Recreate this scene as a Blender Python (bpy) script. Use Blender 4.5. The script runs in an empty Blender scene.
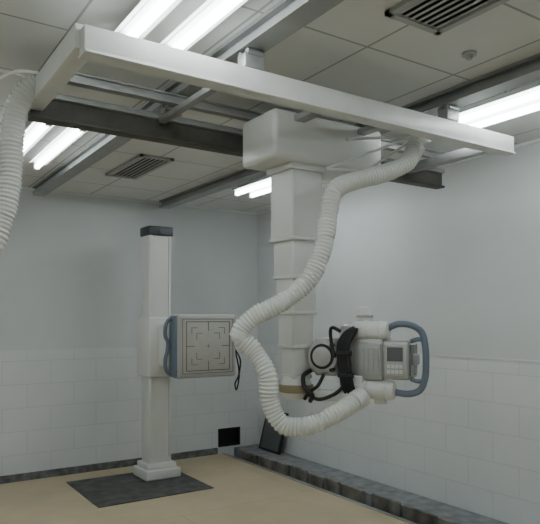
import bpy, bmesh, math
from mathutils import Vector, Matrix
import random
random.seed(4)

# ------------------------------------------------------------------ materials
def new_mat(name, col, rough=0.5, metal=0.0, noise=0.0, nscale=8.0, bump=0.0, emit=0.0, trans=0.0):
    m = bpy.data.materials.new(name); m.use_nodes = True
    nt = m.node_tree; b = nt.nodes["Principled BSDF"]
    b.inputs["Base Color"].default_value = (*col, 1)
    b.inputs["Roughness"].default_value = rough
    b.inputs["Metallic"].default_value = metal
    if emit:
        b.inputs["Emission Color"].default_value = (0.91, 0.985, 1.0, 1)
        b.inputs["Emission Strength"].default_value = emit
    if noise > 0:
        g = nt.nodes.new("ShaderNodeNewGeometry")
        n = nt.nodes.new("ShaderNodeTexNoise"); n.inputs["Scale"].default_value = nscale; n.inputs["Detail"].default_value = 5
        nt.links.new(g.outputs["Position"], n.inputs["Vector"])
        r = nt.nodes.new("ShaderNodeValToRGB")
        r.color_ramp.elements[0].position = 0.3; r.color_ramp.elements[1].position = 0.7
        r.color_ramp.elements[0].color = (*[c*(1-noise) for c in col], 1)
        r.color_ramp.elements[1].color = (*[min(1, c*(1+noise*0.5)) for c in col], 1)
        nt.links.new(n.outputs["Fac"], r.inputs["Fac"])
        nt.links.new(r.outputs["Color"], b.inputs["Base Color"])
        if bump:
            bp = nt.nodes.new("ShaderNodeBump"); bp.inputs["Strength"].default_value = bump; bp.inputs["Distance"].default_value = 0.01
            nt.links.new(n.outputs["Fac"], bp.inputs["Height"]); nt.links.new(bp.outputs["Normal"], b.inputs["Normal"])
    return m

def brick_mat(name, mode, c1, c2, mortar, bw, bh, msize, offs=0.0, shift=(0,0), rough=0.6, stain=0.12, upper=None, split=1.23):
    """mode 'wall' uses (X+Y, Z); mode 'flat' uses (X, Y)."""
    m = bpy.data.materials.new(name); m.use_nodes = True
    nt = m.node_tree; N = nt.nodes; L = nt.links; b = N["Principled BSDF"]
    b.inputs["Roughness"].default_value = rough
    g = N.new("ShaderNodeNewGeometry"); s = N.new("ShaderNodeSeparateXYZ"); L.new(g.outputs["Position"], s.inputs[0])
    cb = N.new("ShaderNodeCombineXYZ")
    if mode == 'wall':
        a = N.new("ShaderNodeMath"); a.operation = 'ADD'; L.new(s.outputs[0], a.inputs[0]); L.new(s.outputs[1], a.inputs[1])
        hx = a.outputs[0]; hy = s.outputs[2]
    else:
        hx = s.outputs[0]; hy = s.outputs[1]
    ax = N.new("ShaderNodeMath"); ax.operation = 'ADD'; ax.inputs[1].default_value = shift[0]; L.new(hx, ax.inputs[0])
    ay = N.new("ShaderNodeMath"); ay.operation = 'ADD'; ay.inputs[1].default_value = shift[1]; L.new(hy, ay.inputs[0])
    L.new(ax.outputs[0], cb.inputs[0]); L.new(ay.outputs[0], cb.inputs[1])
    br = N.new("ShaderNodeTexBrick"); br.offset = offs; br.inputs["Scale"].default_value = 1
    br.inputs["Brick Width"].default_value = bw; br.inputs["Row Height"].default_value = bh
    br.inputs["Mortar Size"].default_value = msize; br.inputs["Mortar Smooth"].default_value = 0.2
    br.inputs["Color1"].default_value = (*c1, 1); br.inputs["Color2"].default_value = (*c2, 1); br.inputs["Mortar"].default_value = (*mortar, 1)
    L.new(cb.outputs[0], br.inputs["Vector"])
    col = br.outputs["Color"]
    if upper:
        gt = N.new("ShaderNodeMath"); gt.operation = 'GREATER_THAN'; gt.inputs[1].default_value = split; L.new(s.outputs[2], gt.inputs[0])
        mx = N.new("ShaderNodeMix"); mx.data_type = 'RGBA'; L.new(gt.outputs[0], mx.inputs["Factor"])
        L.new(col, mx.inputs["A"]); mx.inputs["B"].default_value = (*upper, 1); col = mx.outputs["Result"]
    n = N.new("ShaderNodeTexNoise"); n.inputs["Scale"].default_value = 1.7; n.inputs["Detail"].default_value = 7; n.inputs["Roughness"].default_value = 0.6
    L.new(g.outputs["Position"], n.inputs["Vector"])
    mr = N.new("ShaderNodeMapRange"); mr.inputs[1].default_value = 0.3; mr.inputs[2].default_value = 0.7
    mr.inputs[3].default_value = 1 - stain; mr.inputs[4].default_value = 1.0; L.new(n.outputs["Fac"], mr.inputs[0])
    ml = N.new("ShaderNodeVectorMath"); ml.operation = 'SCALE'; L.new(col, ml.inputs[0]); L.new(mr.outputs[0], ml.inputs["Scale"])
    L.new(ml.outputs[0], b.inputs["Base Color"])
    return m

M_wall = brick_mat("painted_wall", 'wall', (.74,.76,.765), (.73,.75,.755), (.65,.67,.68), .45, .225, .005, .5, upper=(.66,.685,.69), stain=.07)
M_ceil = brick_mat("ceiling_tiles", 'flat', (.78,.79,.775), (.75,.76,.75), (.40,.41,.40), .6, .6, .007, 0, shift=(-.17+.0, -.35), stain=.08, rough=.8)
M_floor = brick_mat("plywood_floor", 'flat', (.60,.50,.33), (.575,.48,.315), (.50,.42,.28), 2.4, 1.2, .006, .5, shift=(.3,.4), stain=.18, rough=.45)
M_white = new_mat("white_enamel", (.70,.70,.67), .35)
M_cream = new_mat("column_cream", (.66,.66,.63), .4, noise=.05, nscale=3)
M_white2 = new_mat("bridge_white_paint", (.70,.71,.68), .4, noise=.08, nscale=6)
M_alu = new_mat("aluminium_rail", (.38,.39,.385), .45, .5, noise=.15, nscale=5)
M_dark = new_mat("dark_channel", (.085,.08,.068), .6, noise=.3, nscale=9)
M_black = new_mat("black_rubber_and_shade", (.010,.010,.012), .55)
M_slate = new_mat("slate_plastic", (.045,.055,.065), .45)
M_bluegrey = new_mat("blue_grey_plastic", (.14,.18,.23), .4)
M_silver = new_mat("silver_housing", (.46,.46,.44), .35, .5, noise=.1, nscale=20)
M_grey = new_mat("grey_paint", (.42,.43,.43), .5)
M_hose = new_mat("corrugated_plastic", (.68,.69,.65), .25)
M_tube = new_mat("fluorescent_glow", (.9,.9,.9), .4, emit=17)
M_refl = new_mat("fixture_reflector", (.75,.77,.76), .35)
M_conc = new_mat("rough_concrete", (.22,.22,.21), .9, noise=.5, nscale=14, bump=.6)
M_kerb = new_mat("kerb_cement", (.27,.28,.29), .9, noise=.35, nscale=10, bump=.5)
M_brick = new_mat("kerb_brick", (.24,.22,.19), .9, noise=.6, nscale=7, bump=.6)
M_pit = new_mat("trench_bed_dark", (.03,.029,.027), .95, noise=.5, nscale=20, bump=.5)  # near-black, mottled trench bed
M_plate = new_mat("stained_steel_plate", (.10,.10,.098), .5, .2, noise=.65, nscale=9)
M_face = new_mat("detector_face", (.44,.425,.39), .5, noise=.06, nscale=10)
M_line = new_mat("detector_marking", (.10,.085,.08), .6)
M_brown = new_mat("bearing_brown", (.30,.24,.14), .5, .3)
M_green = new_mat("board_green_grey", (.10,.12,.115), .5)
M_lens = new_mat("screen_glass", (.12,.13,.13), .2)

# ------------------------------------------------------------------ builders
def empty(name, loc):
    e = bpy.data.objects.new(name, None); e.location = loc; e.empty_display_size = .1
    bpy.context.collection.objects.link(e); return e

def finish(name, bm, mat, parent=None, M=None, smooth=False):
    if M is not None: bm.transform(M)
    xs = [v.co for v in bm.verts]
    c = Vector([(min(v[i] for v in xs)+max(v[i] for v in xs))/2 for i in range(3)])
    bmesh.ops.translate(bm, verts=bm.verts, vec=-c)
    bmesh.ops.recalc_face_normals(bm, faces=bm.faces)
    me = bpy.data.meshes.new(name); bm.to_mesh(me); bm.free()
    for m in (mat if isinstance(mat, list) else [mat]): me.materials.append(m)
    if smooth:
        for p in me.polygons: p.use_smooth = True
        if smooth == 'auto':
            try: me.set_sharp_from_angle(angle=math.radians(40))
            except Exception: pass
    o = bpy.data.objects.new(name, me); bpy.context.collection.objects.link(o)
    if parent is not None:
        o.parent = parent; o.location = c - parent.location
    else: o.location = c
    return o

def add_box(bm, x0,x1,y0,y1,z0,z1, bev=0, seg=2, mi=0, M=None):
    t = bmesh.new(); bmesh.ops.create_cube(t, size=1)
    for v in t.verts:
        v.co = Vector(((x0+x1)/2+v.co.x*(x1-x0), (y0+y1)/2+v.co.y*(y1-y0), (z0+z1)/2+v.co.z*(z1-z0)))
    if bev: bmesh.ops.bevel(t, geom=t.edges[:], offset=bev, segments=seg, affect='EDGES', profile=.5)
    if M is not None: t.transform(M)
    merge(bm, t, mi)

def merge(bm, t, mi):
    mp = {v: bm.verts.new(v.co) for v in t.verts}
    for f in t.faces:
        try:
            nf = bm.faces.new([mp[v] for v in f.verts]); nf.material_index = mi
        except ValueError: pass
    t.free()

def box(name, x0,x1,y0,y1,z0,z1, mat, parent=None, bev=0.0, seg=2, M=None):
    bm = bmesh.new(); add_box(bm, x0,x1,y0,y1,z0,z1, bev, seg)
    return finish(name, bm, mat, parent, M, 'auto' if bev else False)

def add_cyl(bm, p0, p1, r, r2=None, seg=28, mi=0, bev=0.0):
    p0, p1 = Vector(p0), Vector(p1); d = p1-p0; L = d.length
    prof = [(0, r), (L, r if r2 is None else r2)]
    if bev:
        e = r if r2 is None else r2
        prof = [(0, r-bev), (bev*.3, r-bev*.3), (bev, r), (L-bev, e), (L-bev*.3, e-bev*.3), (L, e-bev)]
    q = d.to_track_quat('Z', 'Y'); t = bmesh.new(); rings = []
    for h, rr in prof:
        rings.append([t.verts.new(p0 + q @ Vector((rr*math.cos(2*math.pi*i/seg), rr*math.sin(2*math.pi*i/seg), h))) for i in range(seg)])
    for a, b in zip(rings, rings[1:]):
        for i in range(seg): t.faces.new((a[i], a[(i+1)%seg], b[(i+1)%seg], b[i]))
    t.faces.new(rings[0][::-1]); t.faces.new(rings[-1]); merge(bm, t, mi)

def catmull(pts, step):
    pts = [Vector(p) for p in pts]; P = [2*pts[0]-pts[1]] + pts + [2*pts[-1]-pts[-2]]; out = []
    for i in range(1, len(P)-2):
        a, b, c, d = P[i-1:i+3]; n = 40
        for k in range(n):
            t = k/n
            out.append(.5*((2*b)+(c-a)*t+(2*a-5*b+4*c-d)*t*t+(3*b-a-3*c+d)*t**3))
    out.append(pts[-1]); res = [out[0]]; acc = 0
    for a, b in zip(out, out[1:]):
        L = (b-a).length
        while acc+L >= step:
            f = (step-acc)/L; a = a.lerp(b, f); res.append(a.copy()); L = (b-a).length; acc = 0
        acc += L
    return res

def sweep(bm, pts, r, step=.01, seg=12, corr=0.0, pitch=.02, mi=0, flat=1.0, wob=0.0):
    path = catmull(pts, step); n = None; rings = []; t = bmesh.new()
    for i, p in enumerate(path):
        tan = (path[min(i+1, len(path)-1)]-path[max(i-1, 0)]).normalized()
        if n is None:
            n = tan.orthogonal().normalized()
        n = (n - tan*n.dot(tan)).normalized(); bn = tan.cross(n)
        s = i*step
        rr = r*(1+corr*math.cos(2*math.pi*s/pitch)+wob*(math.sin(s*23)+.7*math.sin(s*51+1)+.5*math.sin(s*97+2)))
        rings.append([t.verts.new(p+rr*(n*math.cos(2*math.pi*k/seg)+bn*math.sin(2*math.pi*k/seg)*flat)) for k in range(seg)])
    for a, b in zip(rings, rings[1:]):
        for k in range(seg): t.faces.new((a[k], a[(k+1)%seg], b[(k+1)%seg], b[k]))
    t.faces.new(rings[0][::-1]); t.faces.new(rings[-1]); merge(bm, t, mi)

def hose(name, pts, r, mat, parent=None, M=None, **kw):
    bm = bmesh.new(); sweep(bm, pts, r, **kw)
    return finish(name, bm, mat, parent, M, True)

# ------------------------------------------------------------------ room shell
XL, XR, YN, YB, H = -2.4, 4.0, -1.8, 6.29, 2.8
TX, TY = 3.47, 6.17       # floor ends here, trench beyond
box("floor", XL, TX, YN, TY, -.12, 0, M_floor)
bm = bmesh.new()
add_box(bm, TX, XR, YN, YB, -.16, -.09); add_box(bm, XL, TX, TY, YB, -.16, -.05)
finish("floor_trench_bed", bm, M_pit)
box("ceiling", XL-.1, XR+.1, YN-.1, YB+.1, H, H+.1, M_ceil)
box("wall_right", XR, XR+.1, YN, YB+.1, -.16, H, M_wall)
bm = bmesh.new(); ox0, ox1, oz0, oz1 = 3.47, 3.74, .06, .25
add_box(bm, XL, ox0, YB, YB+.1, -.16, H); add_box(bm, ox1, XR, YB, YB+.1, -.16, H)
add_box(bm, ox0, ox1, YB, YB+.1, oz1, H); add_box(bm, ox0, ox1, YB, YB+.1, -.16, oz0)
finish("wall_back", bm, M_wall)
box("wall_left", XL-.1, XL, YN, YB+.1, -.16, H, M_wall)
box("wall_near", XL, XR, YN-.1, YN, -.16, H, M_wall)
box("trim_1", XL, XR, YB-.006, YB, 1.222, 1.237, M_wall)
box("trim_2", XR-.006, XR, YN, YB-.006, 1.222, 1.237, M_wall)
box("baseboard_back", XL, 3.45, YB-.012, YB, -.05, .045, M_conc)
bm = bmesh.new()
add_box(bm, ox0, ox1, YB+.05, YB+.06, oz0, oz1)
add_box(bm, ox0-.01, ox0+.01, YB-.01, YB+.05, oz0-.01, oz1+.01); add_box(bm, ox1-.01, ox1+.01, YB-.01, YB+.05, oz0-.01, oz1+.01)
add_box(bm, ox0, ox1, YB-.01, YB+.05, oz1-.01, oz1+.01); add_box(bm, ox0, ox1, YB-.01, YB+.05, oz0-.01, oz0+.01)
finish("cable_outlet_box", bm, M_black)
box("trim_3", XL, XR-.02, YB-.02, YB, H-.02, H, M_refl)
box("trim_4", XR-.02, XR, YN, YB, H-.02, H, M_refl)

box("concrete_kerb", 3.66, 3.985, YN+.02, YB-.02, -.09, .03, M_kerb, None, .004, 1)
bm = bmesh.new(); y = 0.6
while y < 6.0:
    L = random.uniform(.18, .34)
    add_box(bm, 3.615+random.uniform(0,.012), 3.652, y, y+L, -.09, .045+random.uniform(-.01,.012), .005, 1)
    y += L+random.uniform(.02, .12)
finish("kerb_bricks", bm, M_brick)
bm = bmesh.new(); add_box(bm, TX+.001, TX+.006, YN+.01, TY, -.089, .006); add_box(bm, TX-.03, TX+.004, YN+.01, TY, .001, .006)
finish("trench_edge_angle", bm, M_alu)
bm = bmesh.new()
for dx, dz, ph in ((.035,-.072,0), (.065,-.068,1.3), (.095,-.073,2.2)):
    sweep(bm, [(TX+dx+.008*math.sin(ph+k*1.1), -.5+k*.5, dz) for k in range(14)], .012, step=.04, seg=8)
finish("trench_cables", bm, M_black, smooth=True)

# ------------------------------------------------------------------ ceiling rails
def ceiling_rail(x):
    bm = bmesh.new()
    add_box(bm, x-.055, x+.055, YN+.05, YB-.08, 2.782, H-.001)
    add_box(bm, x-.025, x+.025, YN+.05, YB-.08, 2.735, 2.782)
    add_box(bm, x-.055, x+.055, YN+.05, YB-.08, 2.72, 2.735)
    add_box(bm, x-.055, x-.048, YN+.05, YB-.08, 2.735, 2.75)
    add_box(bm, x+.048, x+.055, YN+.05, YB-.08, 2.735, 2.75)
    return finish("ceiling_rail", bm, M_alu)
ceiling_rail(1.45); ceiling_rail(2.75)

# ------------------------------------------------------------------ batten light fixtures
def fixture(y0, y1, tubes):
    e = empty("fluorescent_light_fixture", (sum(tubes)/len(tubes), (y0+y1)/2, H))
    bm = bmesh.new()
    for tx in tubes:
        add_box(bm, tx-.035, tx+.035, y0-.05, y1+.05, H-.03, H-.001, .004, 1)
        for s in (-1, 1):
            R = Matrix.Translation((tx+s*.045, 0, H-.032)) @ Matrix.Rotation(s*math.radians(25), 4, 'Y')
            add_box(bm, -.022, .022, y0, y1, -.001, .001, M=R)
    finish("housing", bm, M_refl, e)
    bm = bmesh.new()
    for tx in tubes: add_cyl(bm, (tx, y0, H-.062), (tx, y1, H-.062), .02, seg=14)
    finish("tubes", bm, M_tube, e, smooth='auto')
    bm = bmesh.new()
    for tx in tubes:
        for yy in (y0-.03, y1): add_box(bm, tx-.02, tx+.02, yy, yy+.03, H-.085, H-.02, .004, 1)
    finish("lamp_holders", bm, M_white, e)
for (a, b) in ((1.38, 2.58), (3.92, 5.10), (-1.1, .1)):  # last fixture is unseen, added behind the camera for more light
    fixture(a, b, (.97, 1.18))
for (a, b) in ((1.5, 2.7), (3.95, 5.15), (-1.1, .1)):  # here too the last one is an added light behind the camera
    fixture(a, b, (3.04, 3.21))
for (a, b) in ((1.38, 2.58), (3.92, 5.10), (-1.1, .1)):  # whole row is out of view, added to help light the room
    fixture(a, b, (-1.31, -1.1))

# ------------------------------------------------------------------ air vents, sprinklers
def vent(x0, x1, y0, y1):
    bm = bmesh.new(); f = .03
    add_box(bm, x0, x1, y0, y0+f, H-.02, H-.001, mi=0); add_box(bm, x0, x1, y1-f, y1, H-.02, H-.001)
    add_box(bm, x0, x0+f, y0, y1, H-.02, H-.001); add_box(bm, x1-f, x1, y0, y1, H-.02, H-.001)
    add_box(bm, x0+f, x1-f, y0+f, y1-f, H-.005, H-.001, mi=1)  # black sheet stands in for the shade behind the slats
    n = int((x1-x0-2*f)/.035)
    for i in range(n):
        xx = x0+f+(i+.5)*(x1-x0-2*f)/n
        R = Matrix.Translation((xx, 0, H-.012)) @ Matrix.Rotation(math.radians(-12), 4, 'Y')
        add_box(bm, -.011, .011, y0+f, y1-f, -.0012, .0012, M=R)
    finish("ceiling_air_vent", bm, [M_grey, M_black])
vent(1.80, 2.12, 1.25, 1.86); vent(1.80, 2.08, 4.5, 5.3)
for (x, y) in ((2.42, 1.93), (1.66, 1.72)):
    bm = bmesh.new(); add_cyl(bm, (x, y, H-.001), (x, y, H-.012), .035); add_cyl(bm, (x, y, H-.012), (x, y, H-.03), .02, .014)
    finish("ceiling_sprinkler", bm, M_grey, smooth='auto')

# ------------------------------------------------------------------ ceiling suspended x-ray unit
X = empty("ceiling_mounted_xray_machine", (2.1, 2.8, 2.6))
bm = bmesh.new()
add_box(bm, .70, 3.30, 2.30, 2.37, 2.54, 2.635, .006)
add_box(bm, .70, 3.30, 2.292, 2.378, 2.53, 2.541, .002, 1)
finish("bridge_beam_front", bm, M_white2, X, smooth='auto')
bm = bmesh.new()
add_box(bm, .70, 3.66, 3.14, 3.22, 2.625, 2.655, .003, 1, 0)
add_box(bm, .70, 3.66, 3.14, 3.22, 2.515, 2.53, .003, 1, 1)
add_box(bm, .70, 3.66, 3.17, 3.22, 2.53, 2.625, 0, 1, 1)
finish("bridge_beam_rear", bm, [M_alu, M_dark], X)
bm = bmesh.new()
add_box(bm, .72, 3.6, 2.98, 3.03, 2.665, 2.675); add_box(bm, .72, 3.6, 2.998, 3.012, 2.675, 2.71); add_box(bm, .72, 3.6, 2.98, 3.03, 2.708, 2.715)
finish("bridge_inner_rail", bm, M_alu, X)
box("bridge_end_plate_1", .68, .76, 2.35, 3.23, 2.56, 2.655, M_white2, X, .006)
box("bridge_end_plate_2", 3.23, 3.29, 2.37, 3.14, 2.57, 2.63, M_alu, X, .006)
bm = bmesh.new()
for x in (1.45, 2.75):
    for y in (2.335, 3.18):
        add_box(bm, x-.05, x+.05, y-.035, y+.035, 2.636, 2.70, .006)
        for s in (-1, 1): add_cyl(bm, (x-.04, y+s*.03, 2.704), (x+.04, y+s*.03, 2.704), .015, seg=16)
finish("bridge_trolleys", bm, M_alu, X, smooth='auto')
box("bridge_cross_bar", 1.36, 1.40, 2.37, 3.14, 2.60, 2.63, M_alu, X, .003)
bm = bmesh.new()
add_box(bm, 1.82, 2.60, 2.70, 3.04, 2.39, 2.655, .03, 4)
finish("carriage_cover", bm, M_cream, X, smooth='auto')
bm = bmesh.new()
add_box(bm, 1.86, 2.5, 2.38, 2.42, 2.60, 2.635, .004); add_box(bm, 1.95, 2.02, 2.36, 2.72, 2.60, 2.63, .004); add_box(bm, 2.4, 2.46, 2.36, 2.72, 2.60, 2.63, .004)
add_box(bm, 1.9, 2.5, 3.03, 3.15, 2.54, 2.60, .004)
finish("carriage_frame", bm, M_alu, X, smooth='auto')
bm = bmesh.new()
def rod(p, q, r=.008): add_cyl(bm, p, q, r, seg=10)
rod((2.14,2.67,2.36), (2.70,2.52,2.60)); rod((2.40,2.69,2.36), (2.72,2.53,2.60)); rod((2.14,2.67,2.36), (2.56,2.62,2.38))
rod((2.56,2.62,2.38), (2.72,2.53,2.60)); rod((2.3,2.68,2.55), (2.72,2.53,2.60))
add_box(bm, 2.66, 2.76, 2.47, 2.56, 2.56, 2.62, .004)
finish("hose_bracket", bm, M_white2, X, smooth='auto')
cx, cy = 2.08, 2.86
for i, (h, z0, z1) in enumerate(((.108,1.97,2.40),(.095,1.76,2.05),(.084,1.56,1.85),(.073,1.37,1.65),(.062,1.20,1.45))):
    bm = bmesh.new(); add_box(bm, cx-h, cx+h, cy-h, cy+h, z0, z1, .014, 3)
    add_box(bm, cx-h-.004, cx+h+.004, cy-h-.004, cy+h+.004, z0, z0+.02, .004, 1)
    finish(f"column_section_{i+1}", bm, M_cream, X, smooth='auto')
bm = bmesh.new()
add_box(bm, cx-.125, cx+.125, cy-.125, cy+.125, 2.355, 2.395, .01)
finish("column_collar", bm, M_cream, X, smooth='auto')
bm = bmesh.new()
add_cyl(bm, (cx,cy,1.21), (cx,cy,1.165), .075, .09, 36, 0); add_cyl(bm, (cx,cy,1.165), (cx,cy,1.12), .098, None, 36, 1, .006)
add_cyl(bm, (cx,cy,1.12), (cx,cy,1.085), .09, .075, 36, 0)
finish("column_rotation_bearing", bm, [M_cream, M_brown], X, smooth='auto')

# tube head, local frame: +x toward operator handle, -x beam direction, -y operator side
C = Vector((2.348, 2.582, 1.317))
MH = Matrix.Translation(C) @ Matrix.Rotation(math.radians(-60), 4, 'Z')
bm = bmesh.new()
add_box(bm, -.40, -.02, -.135, -.055, -.235, -.175, .012, 3)
add_box(bm, -.06, .02, -.10, .06, -.235, -.09, .012, 3)
finish("support_arm", bm, M_white, X, MH, 'auto')
bm = bmesh.new()
add_box(bm, -.265, -.13, -.10, .10, -.10, .11, .018, 3)
add_box(bm, -.295, -.262, -.075, .075, -.085, .09, .008, 2)
add_cyl(bm, (-.205,-.10,.01), (-.205,-.125,.01), .09, None, 36, 0, .006)
add_cyl(bm, (-.205,-.125,.01), (-.205,-.127,.01), .070, None, 30, 1, 0)
add_cyl(bm, (-.205,-.127,.01), (-.205,-.135,.01), .055, None, 30, 0, .004)
for k in range(8):
    a = k*math.pi/4; add_cyl(bm, (-.205+.08*math.cos(a), -.124, .01+.08*math.sin(a)), (-.205+.08*math.cos(a), -.13, .01+.08*math.sin(a)), .006, seg=8)
for z in (.07, -.06): add_cyl(bm, (-.15,-.10,z), (-.15,-.125,z), .014, seg=14, mi=1)
finish("collimator", bm, [M_silver, M_black], X, MH, 'auto')
bm = bmesh.new()
add_cyl(bm, (-.065,0,-.19), (-.065,0,.19), .078, None, 36, 0, .03)
add_cyl(bm, (-.065,0,-.05), (-.065,0,.05), .088, None, 36, 0, .006)
add_cyl(bm, (-.13,0,0), (-.075,0,0), .065, None, 28)
add_cyl(bm, (.0,0,.16), (.0,0,.285), .042, None, 26, 1, .01)
add_cyl(bm, (.0,0,.225), (.0,0,.24), .047, None, 26, 0, .003)
finish("xray_tube_housing", bm, [M_silver, M_white], X, MH, 'auto')
bm = bmesh.new()
for z, x1 in ((.155,.155), (-.165,.19)):
    add_cyl(bm, (-.05,-.06,z), (x1,-.06,z), .05, None, 32, 0, .016)
    add_cyl(bm, (.02,-.06,z), (.035,-.06,z), .055, None, 32, 0, .003)
    add_cyl(bm, (x1-.05,-.06,z), (x1-.04,-.06,z), .054, None, 32, 0, .003)
add_cyl(bm, (.10,-.03,-.165), (.10,-.03,-.245), .036, None, 24, 0, .008)
finish("high_voltage_sockets", bm, M_white, X, MH, 'auto')
bm = bmesh.new()
add_box(bm, -.04, .13, -.09, .09, -.115, .115, .014, 3, 0)
add_box(bm, .0, .12, -.102, -.085, -.085, .085, .006, 2, 1)
for k in range(4): add_box(bm, .012+k*.028, .028+k*.028, -.108, -.10, -.06, .06, .002, 1, 0)
add_box(bm, .13, .27, -.10, .10, -.105, .10, .014, 3, 0)
add_box(bm, .145, .255, -.109, -.098, -.085, .08, .004, 1, 1)
add_box(bm, .158, .242, -.113, -.106, -.005, .068, .002, 1, 2)
for r in range(2):
    for c in range(4): add_box(bm, .158+c*.022, .174+c*.022, -.113, -.106, -.07+r*.028, -.052+r*.028, .001, 1, 3)
add_box(bm, .268, .275, -.08, .08, -.085, .08, .002, 1, 2)
add_box(bm, .27, .30, -.03, .03, -.03, .03, .006, 1, 1)
finish("control_console", bm, [M_silver, M_grey, M_lens, M_white], X, MH, 'auto')
bm = bmesh.new()
sweep(bm, [(.14,-.05,.165),(.20,-.05,.19),(.27,-.05,.185),(.325,-.05,.15),(.345,-.05,.08),(.35,-.05,0),(.345,-.05,-.09),(.32,-.05,-.155),(.26,-.05,-.18),(.18,-.05,-.175)], .018, seg=14)
sweep(bm, [(.27,-.05,.10),(.30,-.05,.11),(.343,-.05,.11)], .012, seg=10)
sweep(bm, [(.27,-.05,-.10),(.30,-.05,-.11),(.343,-.05,-.11)], .012, seg=10)
finish("operator_handle", bm, M_bluegrey, X, MH, True)
bm = bmesh.new()
for k in range(4):
    o = k*.017
    sweep(bm, [(-.02+o*.2,-.12,.17),(-.07+o,-.125,.14),(-.10+o,-.14,.08),(-.10+o,-.14,.0),(-.09+o,-.14,-.07),(-.08+o,-.135,-.14),(-.06+o,-.12,-.20)], .012, seg=10)
sweep(bm, [(-.09,-.14,.15),(-.14,-.15,.17),(-.15,-.13,.10),(-.12,-.15,.0)], .010, seg=10)
sweep(bm, [(-.28,-.10,-.07),(-.31,-.14,-.10),(-.29,-.17,-.16),(-.24,-.18,-.20),(-.26,-.17,-.24)], .012, seg=10)
sweep(bm, [(-.20,-.11,-.09),(-.22,-.15,-.15),(-.27,-.16,-.19),(-.30,-.15,-.23)], .010, seg=10)
sweep(bm, [(-.27,-.17,-.20),(-.20,-.18,-.22),(-.12,-.16,-.19),(-.07,-.13,-.14)], .010, seg=10)
add_box(bm, -.115, -.03, -.158, -.12, .02, .045, .004); add_box(bm, -.105, -.02, -.155, -.12, -.10, -.075, .004)
finish("high_tension_cables", bm, M_black, X, MH, True)

HP = [(2.70,2.53,2.53),(2.62,2.53,2.43),(2.49,2.545,2.364),(2.296,2.575,2.301),(2.145,2.59,2.232),(2.101,2.595,2.093),(2.056,2.59,1.902),(1.981,2.615,1.741),
      (1.841,2.67,1.619),(1.719,2.755,1.54),(1.666,2.794,1.451),(1.732,2.751,1.362),(1.772,2.688,1.244),(1.781,2.682,1.104),
      (1.841,2.642,.985),(1.962,2.562,.985),(2.094,2.50,1.05),(2.20,2.49,1.10)]
hose("cable_hose", HP, .048, M_hose, X, step=.004, seg=20, corr=.075, pitch=.02, wob=.03)
bm = bmesh.new(); add_cyl(bm, (2.19,2.488,1.095), (2.25,2.485,1.125), .054, None, 26, 0, .004); add_cyl(bm, (1.676,2.789,1.47), (1.660,2.797,1.43), .054, None, 26)
finish("hose_clamps", bm, M_white, X, smooth='auto')

S = empty("corrugated_service_hose", (.6, 3.03, 2.4))
hose("hose", [(.70,3.02,2.63),(.66,3.03,2.60),(.615,3.04,2.52),(.591,3.04,2.361),(.581,3.034,2.174),(.55,3.03,2.01),(.487,3.037,1.847),(.308,3.156,1.69),
     (.05,3.3,1.72),(-.15,3.4,2.0),(-.22,3.42,2.4),(-.22,3.42,2.79)], .050, M_hose, S, step=.004, seg=20, corr=.075, pitch=.02, wob=.03)
bm = bmesh.new()
sweep(bm, [(.70,3.0,2.68),(.60,3.02,2.67),(.45,3.1,2.60),(.30,3.2,2.66)], .008, seg=8); sweep(bm, [(.70,3.1,2.67),(.6,3.12,2.70),(.4,3.2,2.72),(.2,3.25,2.78)], .007, seg=8)
finish("loose_cables", bm, M_white, S, smooth=True)

# ------------------------------------------------------------------ wall bucky stand
B = empty("wall_bucky_stand", (2.42, 5.64, 0))
box("floor_mounting_plate", 1.62, 2.68, 4.95, 5.88, 0, .008, M_plate, None, .002, 1)
bm = bmesh.new()
add_box(bm, 2.24, 2.60, 5.46, 5.80, .008, .10, .012, 3); add_box(bm, 2.27, 2.57, 5.50, 5.77, .10, .15, .012, 3)
finish("foot", bm, M_white, B, smooth='auto')
bm = bmesh.new()
add_box(bm, 2.305, 2.535, 5.55, 5.74, .14, 2.37, .012, 3, 0)
add_box(bm, 2.315, 2.335, 5.535, 5.555, .2, 2.36, .003, 1, 0); add_box(bm, 2.505, 2.525, 5.535, 5.555, .2, 2.36, .003, 1, 0)
add_box(bm, 2.34, 2.50, 5.546, 5.551, .2, 2.33, 0, 1, 1)
finish("column", bm, [M_white, M_cream], B, smooth='auto')
bm = bmesh.new(); add_box(bm, 2.292, 2.548, 5.525, 5.75, 2.33, 2.42, .014, 3)
add_cyl(bm, (2.42,5.53,2.37),(2.42,5.515,2.37), .018, seg=14)
finish("top_cap", bm, M_slate, B, smooth='auto')
bm = bmesh.new()
add_box(bm, 2.27, 2.57, 5.47, 5.76, .98, 1.55, .018, 3, 0)
add_box(bm, 2.36, 2.64, 5.26, 5.48, 1.08, 1.48, .02, 3, 0)
finish("lift_carriage", bm, [M_white], B, smooth='auto')
bm = bmesh.new()
add_box(bm, 2.405, 3.02, 5.13, 5.28, .985, 1.575, .022, 4, 0)
add_box(bm, 2.43, 2.995, 5.118, 5.135, 1.01, 1.55, .006, 2, 1)
finish("detector_case", bm, [M_grey, M_face], B, smooth='auto')
bm = bmesh.new()
mx, mz = 2.7125, 1.28
def frame(hx, hz, w, y=5.1165):
    for s in (-1, 1):
        add_box(bm, mx-hx, mx+hx, y, y+.002, mz+s*hz-w/2, mz+s*hz+w/2)
        add_box(bm, mx+s*hx-w/2, mx+s*hx+w/2, y, y+.002, mz-hz, mz+hz)
frame(.225, .225, .007); frame(.262, .25, .005)
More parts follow.
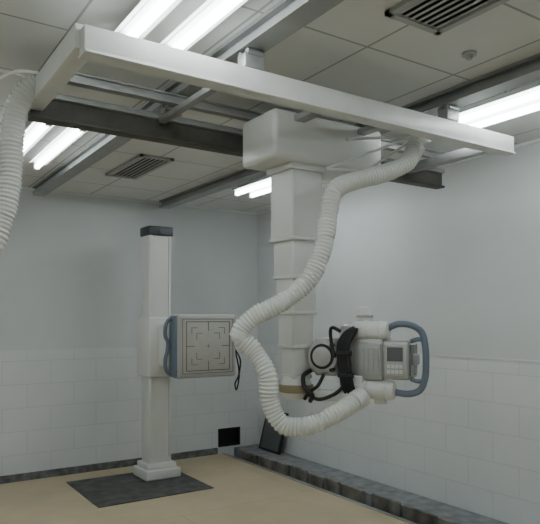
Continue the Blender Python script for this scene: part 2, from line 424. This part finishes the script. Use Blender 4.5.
for hx, hz in ((.17,.17),(.12,.12)):
    for sx in (-1,1):
        for sz in (-1,1):
            add_box(bm, min(mx+sx*hx, mx+sx*(hx-.06)), max(mx+sx*hx, mx+sx*(hx-.06)), 5.1165, 5.1185, mz+sz*hz-.0025, mz+sz*hz+.0025)
            add_box(bm, mx+sx*hx-.0025, mx+sx*hx+.0025, 5.1165, 5.1185, min(mz+sz*hz, mz+sz*(hz-.06)), max(mz+sz*hz, mz+sz*(hz-.06)))
for a in (-1, 1):
    add_box(bm, mx-.003, mx+.003, 5.1165, 5.1185, min(mz+a*.14, mz+a*.225), max(mz+a*.14, mz+a*.225))
    add_box(bm, min(mx+a*.14, mx+a*.225), max(mx+a*.14, mx+a*.225), 5.1165, 5.1185, mz-.003, mz+.003)
add_box(bm, mx-.02, mx+.02, 5.1165, 5.1185, mz-.002, mz+.002); add_box(bm, mx-.002, mx+.002, 5.1165, 5.1185, mz-.02, mz+.02)
finish("field_markings", bm, M_line, B)
bm = bmesh.new()
sweep(bm, [(2.42,5.22,1.50),(2.37,5.22,1.53),(2.33,5.22,1.47),(2.325,5.22,1.38),(2.35,5.22,1.32),(2.345,5.22,1.24),(2.325,5.22,1.16),(2.33,5.22,1.08),(2.37,5.22,1.03),(2.42,5.22,1.06)], .018, seg=12)
add_box(bm, 2.385, 2.408, 5.14, 5.27, 1.0, 1.56, .008)
finish("patient_handle", bm, M_bluegrey, B, smooth='auto')
hose("signal_cable", [(3.02,5.24,1.30),(3.07,5.22,1.22),(3.12,5.22,1.12),(3.10,5.22,.98),(3.06,5.22,.90),(3.09,5.24,.84),(3.13,5.26,1.0),(3.11,5.30,1.2),(3.02,5.26,1.35)], .008, M_black, B, seg=8)

# ------------------------------------------------------------------ board leaning on the right wall
T = Matrix.Translation((3.86, 5.83, .036)) @ Matrix.Rotation(math.radians(15), 4, 'Y')
bm = bmesh.new()
add_box(bm, -.01, .01, -.19, .19, 0, .46, .002, 1, 0, M=T)
for a in (-1, 1): add_box(bm, -.014, .014, a*.19-.012, a*.19+.012, 0, .46, .002, 1, 1, M=T)
for z in (.012, .448): add_box(bm, -.014, .014, -.19, .19, z-.012, z+.012, .002, 1, 1, M=T)
finish("leaning_board", bm, [M_green, M_black])

# ------------------------------------------------------------------ world + camera
w = bpy.data.worlds.new("World"); bpy.context.scene.world = w; w.use_nodes = True
w.node_tree.nodes["Background"].inputs[0].default_value = (.5,.55,.6,1); w.node_tree.nodes["Background"].inputs[1].default_value = .3
cam = bpy.data.cameras.new("camera"); co = bpy.data.objects.new("camera", cam); bpy.context.collection.objects.link(co)
co.location = (0, 0, 1.54); co.rotation_euler = (math.radians(90), 0, math.radians(-33.6))
cam.sensor_width = 36; cam.lens = 41.33; cam.shift_y = .1037; cam.clip_start = .05
bpy.context.scene.camera = co
